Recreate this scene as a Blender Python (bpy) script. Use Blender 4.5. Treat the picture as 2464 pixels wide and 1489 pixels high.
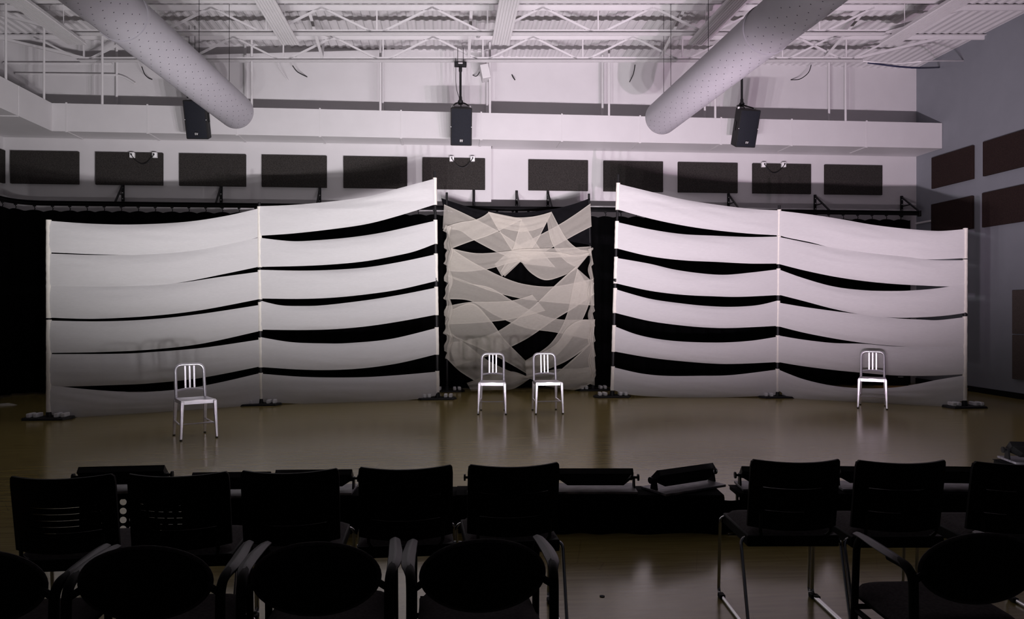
import bpy, math, random
from mathutils import Vector, Matrix, noise
R = math.radians
random.seed(7)
for o in list(bpy.data.objects): bpy.data.objects.remove(o, do_unlink=True)
SC = bpy.context.scene
COL = SC.collection

# ---------------------------------------------------------------- camera, world, exposure
F, CX, CY, H = 1830.0, 1232.0, 742.0, 1.55      # focal length in pixels of the 2464 wide frame, principal point, eye height
YAW = R(5.0)
cam = bpy.data.cameras.new('camera'); cam.sensor_width = 36; cam.lens = 36 * F / 2464
cam.shift_y = -(744.5 - CY) / 2464; cam.clip_start = 0.05; cam.clip_end = 200
camo = bpy.data.objects.new('camera', cam); COL.objects.link(camo)
camo.location = (0, 0, H); camo.rotation_euler = (R(90), 0, -YAW)
SC.camera = camo
wd = bpy.data.worlds.new('world'); SC.world = wd; wd.use_nodes = True
wd.node_tree.nodes['Background'].inputs[0].default_value = (0.8, 0.8, 1.0, 1)
wd.node_tree.nodes['Background'].inputs[1].default_value = 0.014
SC.view_settings.view_transform = 'Standard'; SC.view_settings.look = 'None'
SC.view_settings.gamma = 1; SC.view_settings.exposure = 0.2; SC.view_settings.use_curve_mapping = False
LAMP_POWER = 470.0                               # every floor wash light
LAMP_ELEV, LAMP_CONE = 27.0, 64.5

# ---------------------------------------------------------------- measuring helpers
FW = Vector((math.sin(YAW), math.cos(YAW), 0)); RT = Vector((math.cos(YAW), -math.sin(YAW), 0)); UP = Vector((0, 0, 1))
EYE = Vector((0, 0, H))
def ray(px, py): return FW + RT * ((px - CX) / F) + UP * ((CY - py) / F)
def at(px, py, Z): return EYE + ray(px, py) * Z
def onY(px, py, Y): d = ray(px, py); return EYE + d * (Y / d.y)
def onX(px, py, X): d = ray(px, py); return EYE + d * (X / d.x)
def onG(px, py, z=0.0): d = ray(px, py); return EYE + d * ((z - H) / d.z)

# ---------------------------------------------------------------- materials
MATS = {}
def mat(name, col, rough=0.6, metal=0.0, var=0.0, scale=8.0, stretch=(1, 1, 1), bump=0.0, spec=0.5, emit=None, trans=None, transl=0.0):
    m = bpy.data.materials.new(name); m.use_nodes = True; nt = m.node_tree; N = nt.nodes; L = nt.links
    b = N['Principled BSDF']; out = N['Material Output']
    b.inputs['Base Color'].default_value = (*col, 1); b.inputs['Roughness'].default_value = rough
    b.inputs['Metallic'].default_value = metal; b.inputs['Specular IOR Level'].default_value = spec
    if var or bump:
        tc = N.new('ShaderNodeTexCoord'); mp = N.new('ShaderNodeMapping'); mp.inputs['Scale'].default_value = stretch
        nz = N.new('ShaderNodeTexNoise'); nz.inputs['Scale'].default_value = scale; nz.inputs['Detail'].default_value = 6
        L.new(tc.outputs['Object'], mp.inputs[0]); L.new(mp.outputs[0], nz.inputs['Vector'])
        if var:
            cr = N.new('ShaderNodeValToRGB'); cr.color_ramp.elements[0].position = 0.3; cr.color_ramp.elements[1].position = 0.7
            cr.color_ramp.elements[0].color = (*[c * (1 - var) for c in col], 1)
            cr.color_ramp.elements[1].color = (*[min(1, c * (1 + var)) for c in col], 1)
            L.new(nz.outputs['Fac'], cr.inputs[0]); L.new(cr.outputs[0], b.inputs['Base Color'])
        if bump:
            bp = N.new('ShaderNodeBump'); bp.inputs['Strength'].default_value = bump; bp.inputs['Distance'].default_value = 0.01
            L.new(nz.outputs['Fac'], bp.inputs['Height']); L.new(bp.outputs[0], b.inputs['Normal'])
    if emit:
        b.inputs['Emission Color'].default_value = (*emit[0], 1); b.inputs['Emission Strength'].default_value = emit[1]
    last = b.outputs[0]
    if transl:
        tl = N.new('ShaderNodeBsdfTranslucent'); tl.inputs[0].default_value = (*col, 1)
        mx = N.new('ShaderNodeMixShader'); mx.inputs[0].default_value = transl
        L.new(last, mx.inputs[1]); L.new(tl.outputs[0], mx.inputs[2]); last = mx.outputs[0]
    if trans:
        tp = N.new('ShaderNodeBsdfTransparent'); mx = N.new('ShaderNodeMixShader'); mx.inputs[0].default_value = trans
        L.new(last, mx.inputs[1]); L.new(tp.outputs[0], mx.inputs[2]); last = mx.outputs[0]
    L.new(last, out.inputs[0])
    MATS[name] = m; return m
def floor_mat():
    m = mat('floor_wood', (0.15, 0.12, 0.068), 0.2); nt = m.node_tree; N = nt.nodes; L = nt.links; b = N['Principled BSDF']
    tc = N.new('ShaderNodeTexCoord'); mp = N.new('ShaderNodeMapping'); mp.inputs['Scale'].default_value = (0.6, 9, 1)
    nz = N.new('ShaderNodeTexNoise'); nz.inputs['Scale'].default_value = 3; nz.inputs['Detail'].default_value = 8
    cr = N.new('ShaderNodeValToRGB'); cr.color_ramp.elements[0].position = .3; cr.color_ramp.elements[1].position = .72
    cr.color_ramp.elements[0].color = (0.21, 0.165, 0.05, 1); cr.color_ramp.elements[1].color = (0.30, 0.24, 0.085, 1)
    L.new(tc.outputs['Object'], mp.inputs[0]); L.new(mp.outputs[0], nz.inputs['Vector']); L.new(nz.outputs['Fac'], cr.inputs[0])
    # thin curved scuffs
    wv = N.new('ShaderNodeTexVoronoi'); wv.feature = 'DISTANCE_TO_EDGE'; wv.inputs['Scale'].default_value = 1.7
    nd = N.new('ShaderNodeTexNoise'); nd.inputs['Scale'].default_value = 1.3
    va = N.new('ShaderNodeVectorMath'); va.operation = 'ADD'
    L.new(tc.outputs['Object'], va.inputs[0]); L.new(nd.outputs['Color'], va.inputs[1]); L.new(va.outputs[0], wv.inputs['Vector'])
    sr = N.new('ShaderNodeValToRGB'); sr.color_ramp.elements[0].position = 0; sr.color_ramp.elements[1].position = 0.004
    sr.color_ramp.elements[0].color = (0.82, 0.82, 0.82, 1); sr.color_ramp.elements[1].color = (1, 1, 1, 1)
    L.new(wv.outputs['Distance'], sr.inputs[0])
    mu = N.new('ShaderNodeMix'); mu.data_type = 'RGBA'; mu.blend_type = 'MULTIPLY'; mu.inputs[0].default_value = 1
    L.new(cr.outputs[0], mu.inputs[6]); L.new(sr.outputs[0], mu.inputs[7]); L.new(mu.outputs[2], b.inputs['Base Color'])
    rr = N.new('ShaderNodeMapRange'); rr.inputs[3].default_value = 0.13; rr.inputs[4].default_value = 0.25
    L.new(nz.outputs['Fac'], rr.inputs[0]); L.new(rr.outputs[0], b.inputs['Roughness'])
    b.inputs['Specular IOR Level'].default_value = 0.8; b.inputs['Specular Tint'].default_value = (1, .93, .80, 1)
    return m
M_FLOOR = floor_mat()
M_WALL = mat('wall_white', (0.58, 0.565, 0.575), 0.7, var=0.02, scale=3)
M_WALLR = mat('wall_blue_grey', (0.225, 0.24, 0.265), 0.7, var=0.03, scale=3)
M_DECK = mat('deck_white', (0.60, 0.585, 0.595), 0.6, var=0.03, scale=2)
M_STEEL = mat('white_steel', (0.62, 0.605, 0.615), 0.45, var=0.02, scale=5)
M_DUCT = mat('grey_white_duct', (0.37, 0.355, 0.39), 0.5, var=0.02, scale=6)
M_HOLE = mat('hole_black', (0.01, 0.01, 0.01), 0.9, var=0.1)
M_SOFFIT = mat('duct_white', (0.60, 0.585, 0.595), 0.55, var=0.02, scale=3)
M_PANEL = mat('charcoal_felt', (0.033, 0.030, 0.028), 0.95, var=0.45, scale=70, bump=0.3, spec=0.1)
M_PANELR = mat('maroon_felt', (0.028, 0.018, 0.016), 0.95, var=0.3, scale=70, bump=0.3, spec=0.1)
M_TALL = mat('brown_weave', (0.085, 0.07, 0.062), 0.95, var=0.35, scale=120, spec=0.1)
M_CURT = mat('black_velour', (0.0022, 0.0022, 0.0025), 1.0, var=0.2, scale=6, spec=0.02)
M_CLOTHB = mat('black_cloth', (0.006, 0.006, 0.007), 0.95, var=0.2, scale=10, spec=0.05)
M_BLACK = mat('black_metal', (0.008, 0.008, 0.009), 0.5, var=0.1, scale=8, spec=0.3)
M_BLACKM = mat('black_matte', (0.006, 0.006, 0.006), 0.8, var=0.1, scale=8, spec=0.15)
M_GRILLE = mat('speaker_grille', (0.014, 0.0155, 0.021), 0.75, var=0.3, scale=160, bump=0.3, spec=0.15)
M_SPK = mat('speaker_cabinet', (0.014, 0.014, 0.015), 0.7, var=0.15, scale=40, spec=0.2)
M_SHEET = mat('white_voile', (0.64, 0.635, 0.635), 0.9, var=0.03, scale=14, stretch=(1, 1, 7), spec=0.1, trans=0.12, transl=0.12)
M_CREAM = mat('doubled_voile', (0.74, 0.715, 0.65), 0.9, var=0.04, scale=20, spec=0.1)
M_SHEER = mat('cream_sheer', (0.76, 0.725, 0.64), 0.9, var=0.05, scale=16, stretch=(1, 1, 5), spec=0.1, trans=0.60, transl=0.12)
M_ALU = mat('brushed_aluminium', (0.78, 0.76, 0.82), 0.34, metal=0.85, var=0.06, scale=20, stretch=(1, 1, 12))
M_RUBB = mat('rubber', (0.01, 0.01, 0.01), 0.8, var=0.1)
M_CHROME = mat('chrome', (0.55, 0.55, 0.56), 0.18, metal=1.0, var=0.03)
M_SEATF = mat('dark_seat_fabric', (0.045, 0.038, 0.04), 0.9, var=0.35, scale=90, spec=0.2)
M_PLAST = mat('black_plastic', (0.006, 0.006, 0.006), 0.65, var=0.1, scale=20, spec=0.15)
M_ARM = mat('grey_armrest', (0.05, 0.047, 0.052), 0.45, var=0.1, scale=30)
M_BRICK = mat('pale_weight', (0.62, 0.62, 0.63), 0.55, var=0.12, scale=25)
M_LENS = mat('lamp_lens', (0.9, 0.88, 0.9), 0.3, emit=((1, 0.92, 0.99), 75.0))
M_BOARD = mat('grey_board', (0.2, 0.19, 0.21), 0.5, var=0.5, scale=12, stretch=(1, 4, 1))
M_OUTLET = mat('outlet_white', (0.85, 0.85, 0.85), 0.4, var=0.02)
M_BLUE = mat('blue_cable', (0.01, 0.012, 0.05), 0.5, var=0.1)
M_PAPER = mat('paper', (0.5, 0.48, 0.42), 0.9, var=0.1)
M_GOLD = mat('golden_wood', (0.24, 0.13, 0.03), 0.4, var=0.2, scale=6, stretch=(1, 1, 8))
M_LOGO = mat('logo_grey', (0.5, 0.5, 0.5), 0.5, var=0.02)

# ---------------------------------------------------------------- mesh helpers
class MB:
    def __init__(s): s.v = []; s.f = []; s.mi = []
    def add(s, vs, fs, mi=0):
        b = len(s.v); s.v += [Vector(p) for p in vs]; s.f += [tuple(i + b for i in f) for f in fs]; s.mi += [mi] * len(fs); return s
    def box(s, c, d, rot=None, mi=0):
        c = Vector(c); hx, hy, hz = d[0] / 2, d[1] / 2, d[2] / 2
        vs = [Vector((x, y, z)) for z in (-hz, hz) for y in (-hy, hy) for x in (-hx, hx)]
        if rot: vs = [rot @ p for p in vs]
        return s.add([c + p for p in vs], [(0, 2, 3, 1), (4, 5, 7, 6), (0, 1, 5, 4), (2, 6, 7, 3), (0, 4, 6, 2), (1, 3, 7, 5)], mi)
    def hexa(s, lo, hi, mi=0):          # two quads, lower and upper
        return s.add(list(lo) + list(hi), [(3, 2, 1, 0), (4, 5, 6, 7), (0, 1, 5, 4), (1, 2, 6, 5), (2, 3, 7, 6), (3, 0, 4, 7)], mi)
    def beam(s, p, q, w, h, up=(0, 0, 1), mi=0):
        p = Vector(p); q = Vector(q); d = (q - p).normalized(); u = Vector(up)
        if abs(d.dot(u)) > 0.98: u = Vector((1, 0, 0))
        sx = d.cross(u).normalized() * (w / 2); sy = sx.cross(d).normalized() * (h / 2)
        a = [p - sx - sy, p + sx - sy, p + sx + sy, p - sx + sy]; b = [x + (q - p) for x in a]
        return s.add(a + b, [(3, 2, 1, 0), (4, 5, 6, 7), (0, 1, 5, 4), (1, 2, 6, 5), (2, 3, 7, 6), (3, 0, 4, 7)], mi)
    def tube(s, pts, r, n=10, closed=False, mi=0, flat=None, upv=None):
        pts = [Vector(p) for p in pts]; m = len(pts); rs = r if isinstance(r, (list, tuple)) else [r] * m
        rings = []; prev = None
        for i, p in enumerate(pts):
            if closed: t = pts[(i + 1) % m] - pts[i - 1]
            else: t = pts[min(i + 1, m - 1)] - pts[max(i - 1, 0)]
            t.normalize()
            if prev is None or upv is not None:
                u = Vector(upv) if upv is not None else (Vector((0, 0, 1)) if abs(t.z) < 0.9 else Vector((0, 1, 0)))
                a = t.cross(u).normalized()
            else: a = (prev - t * prev.dot(t)).normalized()
            prev = a; b = t.cross(a).normalized(); fa, fb = flat if flat else (1, 1)
            rings.append([p + (a * math.cos(2 * math.pi * k / n) * fa + b * math.sin(2 * math.pi * k / n) * fb) * rs[i] for k in range(n)])
        vs = [q for rg in rings for q in rg]; fs = []
        for i in range(m if closed else m - 1):
            j = (i + 1) % m
            for k in range(n): fs.append((i * n + k, i * n + (k + 1) % n, j * n + (k + 1) % n, j * n + k))
        if not closed: fs += [tuple(range(n - 1, -1, -1)), tuple((m - 1) * n + k for k in range(n))]
        return s.add(vs, fs, mi)
    def grid(s, rows, mi=0):
        n = len(rows[0]); vs = [p for r in rows for p in r]
        fs = [(i * n + k, i * n + k + 1, (i + 1) * n + k + 1, (i + 1) * n + k) for i in range(len(rows) - 1) for k in range(n - 1)]
        return s.add(vs, fs, mi)
    def build(s, name, m, parent=None, off=None, bevel=0, smooth=40, solid=0, segs=2):
        me = bpy.data.meshes.new(name); o = Vector(off) if off is not None else Vector((0, 0, 0))
        me.from_pydata([tuple(p - o) for p in s.v], [], s.f)
        for x in (m if isinstance(m, (list, tuple)) else [m]): me.materials.append(x)
        me.polygons.foreach_set('material_index', s.mi)
        import bmesh
        bm = bmesh.new(); bm.from_mesh(me); bmesh.ops.remove_doubles(bm, verts=bm.verts, dist=1e-6)
        bmesh.ops.recalc_face_normals(bm, faces=bm.faces); bm.to_mesh(me); bm.free()
        if smooth:
            me.shade_smooth(); me.set_sharp_from_angle(angle=R(smooth))
        ob = bpy.data.objects.new(name, me); COL.objects.link(ob)
        if parent: ob.parent = parent
        elif off is not None: ob.location = o
        if bevel:
            bv = ob.modifiers.new('bevel', 'BEVEL'); bv.width = bevel; bv.segments = segs; bv.limit_method = 'ANGLE'; bv.angle_limit = R(40)
        if solid:
            so = ob.modifiers.new('solid', 'SOLIDIFY'); so.thickness = solid; so.offset = 0
        return ob
def tag(o, label=None, cat=None, group=None, kind=None):
    if label: o['label'] = label
    if cat: o['category'] = cat
    if group: o['group'] = group
    if kind: o['kind'] = kind
    return o
def thing(name, label, cat, loc=(0, 0, 0), rz=0, group=None):
    o = bpy.data.objects.new(name, None); COL.objects.link(o); o.empty_display_size = 0.1
    o.location = loc; o.rotation_euler = (0, 0, rz); return tag(o, label, cat, group)
def dup(o, loc, rz=0, label=None, parent=None):
    c = o.copy(); COL.objects.link(c)
    if parent is not None: c.parent = parent
    else: c.location = loc; c.rotation_euler = (0, 0, rz)
    if label: c['label'] = label
    for ch in list(o.children): dup(ch, None, parent=c)
    return c
def struct(o): o['kind'] = 'structure'; return o
def smooth_poly(pts, n):
    """Catmull-Rom resample of a 2-D polyline by x (or by length for general curves) into n points."""
    P = [Vector((*p, 0)) if len(p) == 2 else Vector(p) for p in pts]
    L = [0.0]
    for a, b in zip(P, P[1:]): L.append(L[-1] + (b - a).length)
    out = []
    for i in range(n):
        t = L[-1] * i / (n - 1); k = 0
        while k < len(P) - 2 and L[k + 1] < t: k += 1
        u = (t - L[k]) / max(1e-9, L[k + 1] - L[k])
        p0 = P[max(k - 1, 0)]; p1 = P[k]; p2 = P[k + 1]; p3 = P[min(k + 2, len(P) - 1)]
        out.append(0.5 * ((2 * p1) + (p2 - p0) * u + (2 * p0 - 5 * p1 + 4 * p2 - p3) * u * u + (3 * p1 - p0 - 3 * p2 + p3) * u ** 3))
    return out
def arc_path(pts, r, seg=5):
    """polyline with rounded corners"""
    P = [Vector(p) for p in pts]; out = [P[0]]
    for a, b, c in zip(P, P[1:], P[2:]):
        d1 = (a - b).normalized(); d2 = (c - b).normalized(); q = min(r, (a - b).length * .49, (c - b).length * .49)
        s, e = b + d1 * q, b + d2 * q
        for i in range(seg + 1):
            t = i / seg; out.append((1 - t) ** 2 * s + 2 * t * (1 - t) * b + t * t * e)
    return out + [P[-1]]
ORD = ['first', 'second', 'third', 'fourth', 'fifth', 'sixth', 'seventh', 'eighth', 'ninth', 'tenth', 'eleventh', 'twelfth', 'thirteenth']

# ================================================================= SETTING
YL, YR = 14.85, 15.10                    # left and right planes of the back wall
XS = onY(1182, 600, YL).x                # the little step between them
XR = onY(2205, 600, YR).x
XL = onY(8, 600, YL).x
ZD = 6.55                                # underside of the roof deck
YC = -1.5
MB().add([(XL - 1, YC, 0), (XR + 1, YC, 0), (XR + 1, 16, 0), (XL - 1, 16, 0), (XL - 1, YC, -.1), (XR + 1, YC, -.1), (XR + 1, 16, -.1), (XL - 1, 16, -.1)],
         [(0, 1, 2, 3), (7, 6, 5, 4), (0, 4, 5, 1), (1, 5, 6, 2), (2, 6, 7, 3), (3, 7, 4, 0)]).build('floor', M_FLOOR, smooth=0)['kind'] = 'structure'
struct(MB().box(((XL - .1 + XS) / 2, YL + .2, ZD / 2 + .1), (XS - XL + .1, .4, ZD + .2)).build('wall_back_left', M_WALL, smooth=0))
struct(MB().box(((XS + XR + .1) / 2, YR + .15, ZD / 2 + .1), (XR + .1 - XS, .3, ZD + .2)).build('wall_back_right', M_WALL, smooth=0))
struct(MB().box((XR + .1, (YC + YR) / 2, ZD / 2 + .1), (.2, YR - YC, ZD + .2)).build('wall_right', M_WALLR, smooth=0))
struct(MB().box((XL - .1, (YC + YL) / 2, ZD / 2 + .1), (.2, YL - YC, ZD + .2)).build('wall_left', M_WALL, smooth=0))
struct(MB().box((XR - .012, (YC + YR) / 2, .05), (.022, YR - YC, .10)).build('baseboard_right', M_BLACKM, smooth=0, bevel=.004))
# corrugated roof deck, ribs running toward the back wall
per = 0.152; prof = [(0, 0), (.045, 0), (.075, .028), (.12, .028)]
xs = []; x = XL - .1
while x < XR + .1:
    xs += [(x + a, b) for a, b in prof]; x += per
d = MB(); d.grid([[(px, Y, ZD + pz) for px, pz in xs] for Y in (YC, 5.0, 10.0, YR + .1)])
struct(d.build('ceiling', M_DECK, smooth=0, solid=.003))

# ================================================================= ROOF STEEL
def joist(label, Z, nodes, x_end, first, zb=6.07, zt=6.53):
    """open-web joist parallel to the picture plane; nodes are where the V webs meet the bottom chord"""
    def P(px, z): q = at(px, CY, Z); q.z = z; return q
    t = thing('roof_joist', label, 'joist', P(1232, zb), 0, 'white open-web roof joists'); o = t.location
    def chord(name, a, b, z):
        c = MB()
        up = 1 if name == 'bottom_chord' else -1          # double angles, legs back to back
        for sgn in (-1, 1):
            c.beam(P(a, z) + FW * .04 * sgn, P(b, z) + FW * .04 * sgn, .06, .008)
            c.beam(P(a, z + up * .035) + FW * .012 * sgn, P(b, z + up * .035) + FW * .012 * sgn, .008, .07)
        return c.build(name, M_STEEL, t, off=o, smooth=0)
    l, r = first, x_end
    chord('bottom_chord', l, r, zb)
    chord('top_chord', -700 if Z < 13.5 else -420, 2700 if Z < 13.5 else 2420, zt)
    for i, n in enumerate(nodes):
        sp = (nodes[1] - nodes[0]) / 2
        for sg in (-1, 1):
            MB().beam(P(n + sg * 14, zb + .04), P(n + sg * sp, zt - .02), .032, .032).build('web_member', M_STEEL, t, off=o, smooth=0)
        MB().beam(P(n, zb + .04), P(n, zt - .02), .024, .024).build('web_member', M_STEEL, t, off=o, smooth=0)
    for n, sg in ((l, -1), (r, 1)):
        MB().beam(P(n - sg * 20, zb + .04), P(n + sg * 200, zt - .02), .045, .045).build('end_brace', M_STEEL, t, off=o, smooth=0)
    return t
joist('white roof joist nearest the back wall, above the hanging speakers', 13.9, [202 + 240 * k for k in range(8)] + [2036], 2075, 190)
joist('white roof joist second from the back wall, behind the strip fixtures ends', 12.54, [375 + 266 * k for k in range(7)], 2130, 140)
joist('white roof joist along the top edge of the photo, third from back wall', 11.2, [17 + 298 * k for k in range(8)], 2330, -60)
# diagonal bridging between the two back joists
for k, px in enumerate((430, 775, 1128, 1590, 1985)):
    def Q(p, Z, z): q = at(p, CY, Z); q.z = z; return q
    c = 1072; f = lambda Z: c + (px - c) * 13.9 / Z
    g = thing('joist_bridging', 'white crossed bridging angles between roof joists, %s from left' % ORD[k], 'brace', Q(px, 13.9, 6.1), 0, 'crossed bridging between the joists')
    for (z1, z2, dx) in ((6.12, 6.48, 0), (6.48, 6.12, 22)):
        MB().beam(Q(px + dx, 13.86, z1), Q(f(12.58) + dx * 1.1, 12.6, z2), .05, .012).build('brace_angle', M_STEEL, g, off=g.location, smooth=0)
    MB().beam(Q(px, 13.85, 6.14), Q(px + 3, 14.2, 6.5), .05, .012).build('brace_angle', M_STEEL, g, off=g.location, smooth=0)
# long ribbed strip fixtures
def strip_fixture():
    t = thing('strip_fixture', 'long ribbed white strip fixture', 'ceiling fixture', (0, 0, 0), 0, 'ribbed white strip fixtures under the roof')
    m = MB(); m.hexa([(-.15, -4.6, .0), (.15, -4.6, 0), (.15, 0, 0), (-.15, 0, 0)], [(-.12, -4.6, .07), (.12, -4.6, .07), (.12, 0, .07), (-.12, 0, .07)])
    m.build('housing', M_STEEL, t, smooth=0, bevel=.006)
    for i in range(7):
        x = -.126 + .042 * i
        MB().box((x, -2.3, -.004), (.035, 4.58, .012)).build('rib', M_STEEL, t, smooth=0)
    for y in (-.45, -3.4):
        MB().tube([(0, y, .06), (0, y, .64)], .006, 6).build('hanger_rod', M_STEEL, t)
    return t
sf = None
SFL = ['long ribbed white strip fixture at the upper left corner, beside the left round duct', 'long ribbed white strip fixture above the second bay of white strips',
       'long ribbed white strip fixture in the middle, above the centre speaker', 'long ribbed white strip fixture just left of the right round duct',
       'long ribbed white strip fixture by the blue-grey wall at upper right']
for k, px in enumerate((186, 699, 1204, 1676, 2137)):
    p = at(px, 107, 12.5)
    sf = strip_fixture() if k == 0 else dup(sf0, p)
    if k == 0: sf0 = sf
    sf.location = p; sf['label'] = SFL[k]

# ================================================================= RECTANGULAR AIR DUCT, along back and left wall
SF, SB, SZ0, SZ1 = 14.26, 14.84, 4.72, 5.22
XI = onY(125, 300, SF).x
rd = thing('rectangular_air_duct', 'white rectangular air duct running along the back wall below the joists', 'air duct', (0, SF, SZ0))
def lshape(z): return [(XL + .01, -1, z), (XI, -1, z), (XI, SF, z), (XR - .01, SF, z), (XR - .01, YR - .01, z), (XS + .02, YR - .01, z), (XS + .02, SB, z), (XL + .01, SB, z)]
m = MB(); n = 8; m.add(lshape(SZ0) + lshape(SZ1), [(0, 1, 2, 7), (2, 6, 7), (2, 3, 5, 6), (3, 4, 5), (8, 15, 10, 9), (10, 15, 14), (10, 14, 13, 11), (11, 13, 12)] + [(i, i + n, (i + 1) % n + n, (i + 1) % n) for i in range(n)])
m.build('duct_body', M_SOFFIT, rd, off=rd.location, smooth=0)
for px in (160, 355, 570, 770, 965, 1158, 1352, 1540, 1735, 1905, 2085):
    X = onY(px, 300, SF).x; s = MB(); s.box((X, SF - .003, (SZ0 + SZ1) / 2), (.012, .008, SZ1 - SZ0)); s.box((X, (SF + SB) / 2, SZ0 - .006), (.045, SB - SF, .014)); s.box((X, SF - .006, SZ1 + .006), (.03, .02, .02))
    s.build('joint_seam', M_SOFFIT, rd, off=rd.location, smooth=0)
for Y in (13.2, 12.0, 10.8):
    s = MB(); s.box(((XI + XL) / 2, Y, SZ0 - .006), (XI - XL - .02, .045, .014)); s.box((XI + .003, Y, (SZ0 + SZ1) / 2), (.008, .012, SZ1 - SZ0))
    s.build('joint_seam', M_SOFFIT, rd, off=rd.location, smooth=0)
for px in (245, 605, 915, 1179, 1466, 1722, 2036):
    X = onY(px, 280, SF).x
    MB().tube([(X, SF + .02, SZ1 - .02), (X, SF + .02, ZD)], .022, 8).build('hanger_rod', M_STEEL, rd, off=rd.location)
for px in (281, 590, 921, 1172, 1450, 1696, 1995):
    X = onY(px, 255, SB - .05).x
    MB().tube([(X, SB - .05, SZ1 - .02), (X, SB - .05, ZD)], .022, 8).build('hanger_rod', M_STEEL, rd, off=rd.location)
for px, py in ((106, 254), (14, 206)):
    q = onX(px, py, XI - .02)
    MB().tube([(XI - .02, q.y, SZ1 - .02), (XI - .02, q.y, ZD)], .02, 8).build('hanger_rod', M_STEEL, rd, off=rd.location)

# ================================================================= ROUND PERFORATED DUCTS
def round_duct(label, pe, Ze, pb, zc, r, Zring, wires):
    a = at(*pe, Ze); a.z = zc
    Zb = (zc - H) * F / CY; b = at(*pb, Zb)
    d = (b - a).normalized(); e = a + d * 9.3
    t = thing('round_air_duct', label, 'air duct', a, 0, 'round perforated air ducts'); o = t.location
    side = Vector((d.y, -d.x, 0)); up = Vector((0, 0, 1))
    L = (e - a).length; m = MB(); rings = []
    for s, rr in ((-.055, r * .55), (-.05, r * .72), (-.035, r * .9), (0, r), (.02, r)): rings.append((a + d * s, rr))
    rings += [(a + d * (L * k / 8), r) for k in range(1, 9)]
    m.tube([p for p, _ in rings], [q for _, q in rings], 48)
    m.build('duct_tube', M_DUCT, t, off=o, smooth=50)
    zr = (Zring - Ze) / d.dot(FW); pr = a + d * zr
    MB().tube([pr - d * .03, pr - d * .028, pr + d * .028, pr + d * .03], [r, r + .014, r + .014, r], 48).build('joint_collar', M_DUCT, t, off=o)
    h = MB(); nrow = 7
    for k in range(int(L / .14)):
        for j in range(nrow):
            ang = R(-78 + 156 * (j + .5 * (k % 2)) / nrow); s = .1 + k * .14
            nrm = side * math.sin(ang) - up * math.cos(ang); c = a + d * s + nrm * (r + .0015)
            tv = d; bv = nrm.cross(tv)
            h.add([c + (tv * math.cos(q) + bv * math.sin(q)) * .0072 for q in [2 * math.pi * i / 8 for i in range(8)]], [tuple(range(8))])
    tag(h.build('perforation', M_HOLE, t, off=o, smooth=0), kind='stuff')
    for s in wires:
        p = a + d * s + up * r; MB().tube([p - up * .01, (p.x, p.y, ZD)], .004, 6).build('suspension_wire', M_BLACK, t, off=o)
ZC = at(568, 268, 12.5).z
round_duct('grey round perforated air duct at upper left, in front of the left speaker', (568, 268), 12.5, (248, 0), ZC, .285, 8.42, (.35, 1.7, 3.6))
round_duct('grey round perforated air duct at upper right, in front of the right speaker pole', (1592, 283), (ZC - H) * F / (CY - 283), (1932, 0), ZC, .285, 8.86, (.12, .5, 2.2))

# ================================================================= ACOUSTIC PANELS
def panel(name, label, q, nrm, m, th=.05, group='charcoal acoustic panels along the back wall', cat='acoustic panel'):
    """q = four wall points, counter-clockwise"""
    c = sum((Vector(p) for p in q), Vector()) / 4; nv = Vector(nrm) * th
    q = [Vector(p) + Vector(nrm) * .004 for p in q]
    o = MB().hexa([Vector(p) for p in q], [Vector(p) + nv for p in q]).build(name, m, off=c, bevel=.006, smooth=0)
    return tag(o, label, cat, group)
PB = [(28, 192), (232, 394), (433, 593), (631, 787), (827, 980), (1017, 1167), (1271, 1414), (1451, 1594), (1630, 1773), (1809, 1949), (1982, 2120)]
tz = [onY(28, 363.8, YL).z, onY(28, 443.5, YL).z, onY(1167, 381.6, YL).z, onY(1167, 456, YL).z]
zt1, zb1 = (tz[0] + tz[2]) / 2, (tz[1] + tz[3]) / 2
zt2 = (onY(1271, 388.7, YR).z + onY(2120, 395.4, YR).z) / 2; zb2 = (onY(1271, 462.5, YR).z + onY(2120, 466, YR).z) / 2
print('panels', zt1, zb1, zt2, zb2)
for k, (a, b) in enumerate(PB):
    Y, t_, b_ = (YL, zt1, zb1) if k < 6 else (YR, zt2, zb2)
    xa, xb = onY(a, 410, Y).x, onY(b, 410, Y).x
    extra = {1: ', with corded outlets', 5: ', with corded outlets', 9: ', with corded outlets'}.get(k, '')
    panel('acoustic_panel', 'charcoal acoustic panel, %s from left on back wall%s' % (ORD[k], extra), [(xa, Y, b_), (xb, Y, b_), (xb, Y, t_), (xa, Y, t_)], (0, -1, 0), M_PANEL)
ya = onX(-40, 405, XL).y; yb = onX(6, 405, XL).y
panel('acoustic_panel', 'charcoal acoustic panel cut by the left photo edge, on the left wall', [(XL, ya, zb1), (XL, yb, zb1), (XL, yb, zt1), (XL, ya, zt1)], (1, 0, 0), M_PANEL)
RP = [((2247, 2346), (380, 454.5), 'upper maroon-brown acoustic panel nearest the corner on right wall'), ((2371, 2500), (342, 424.5), 'upper maroon-brown acoustic panel at the right photo edge'),
      ((2246, 2345), (492, 560), 'lower maroon-brown acoustic panel behind the rightmost white strip pole'), ((2369, 2500), (465, 547.5), 'lower maroon-brown acoustic panel at the right photo edge')]
for (a, b), (y0, y1), lb in RP:
    p0 = onX(a, y0, XR); p1 = onX(a, y1, XR); p2 = onX(b, y0, XR)
    zt, zb = p0.z, p1.z
    if b < 2400 and y0 > 480: zb = zt - .61
    panel('acoustic_panel', lb, [(XR, p2.y, zb), (XR, p0.y, zb), (XR, p0.y, zt), (XR, p2.y, zt)], (-1, 0, 0), M_PANELR, group='maroon-brown acoustic panels on the right wall')
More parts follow.
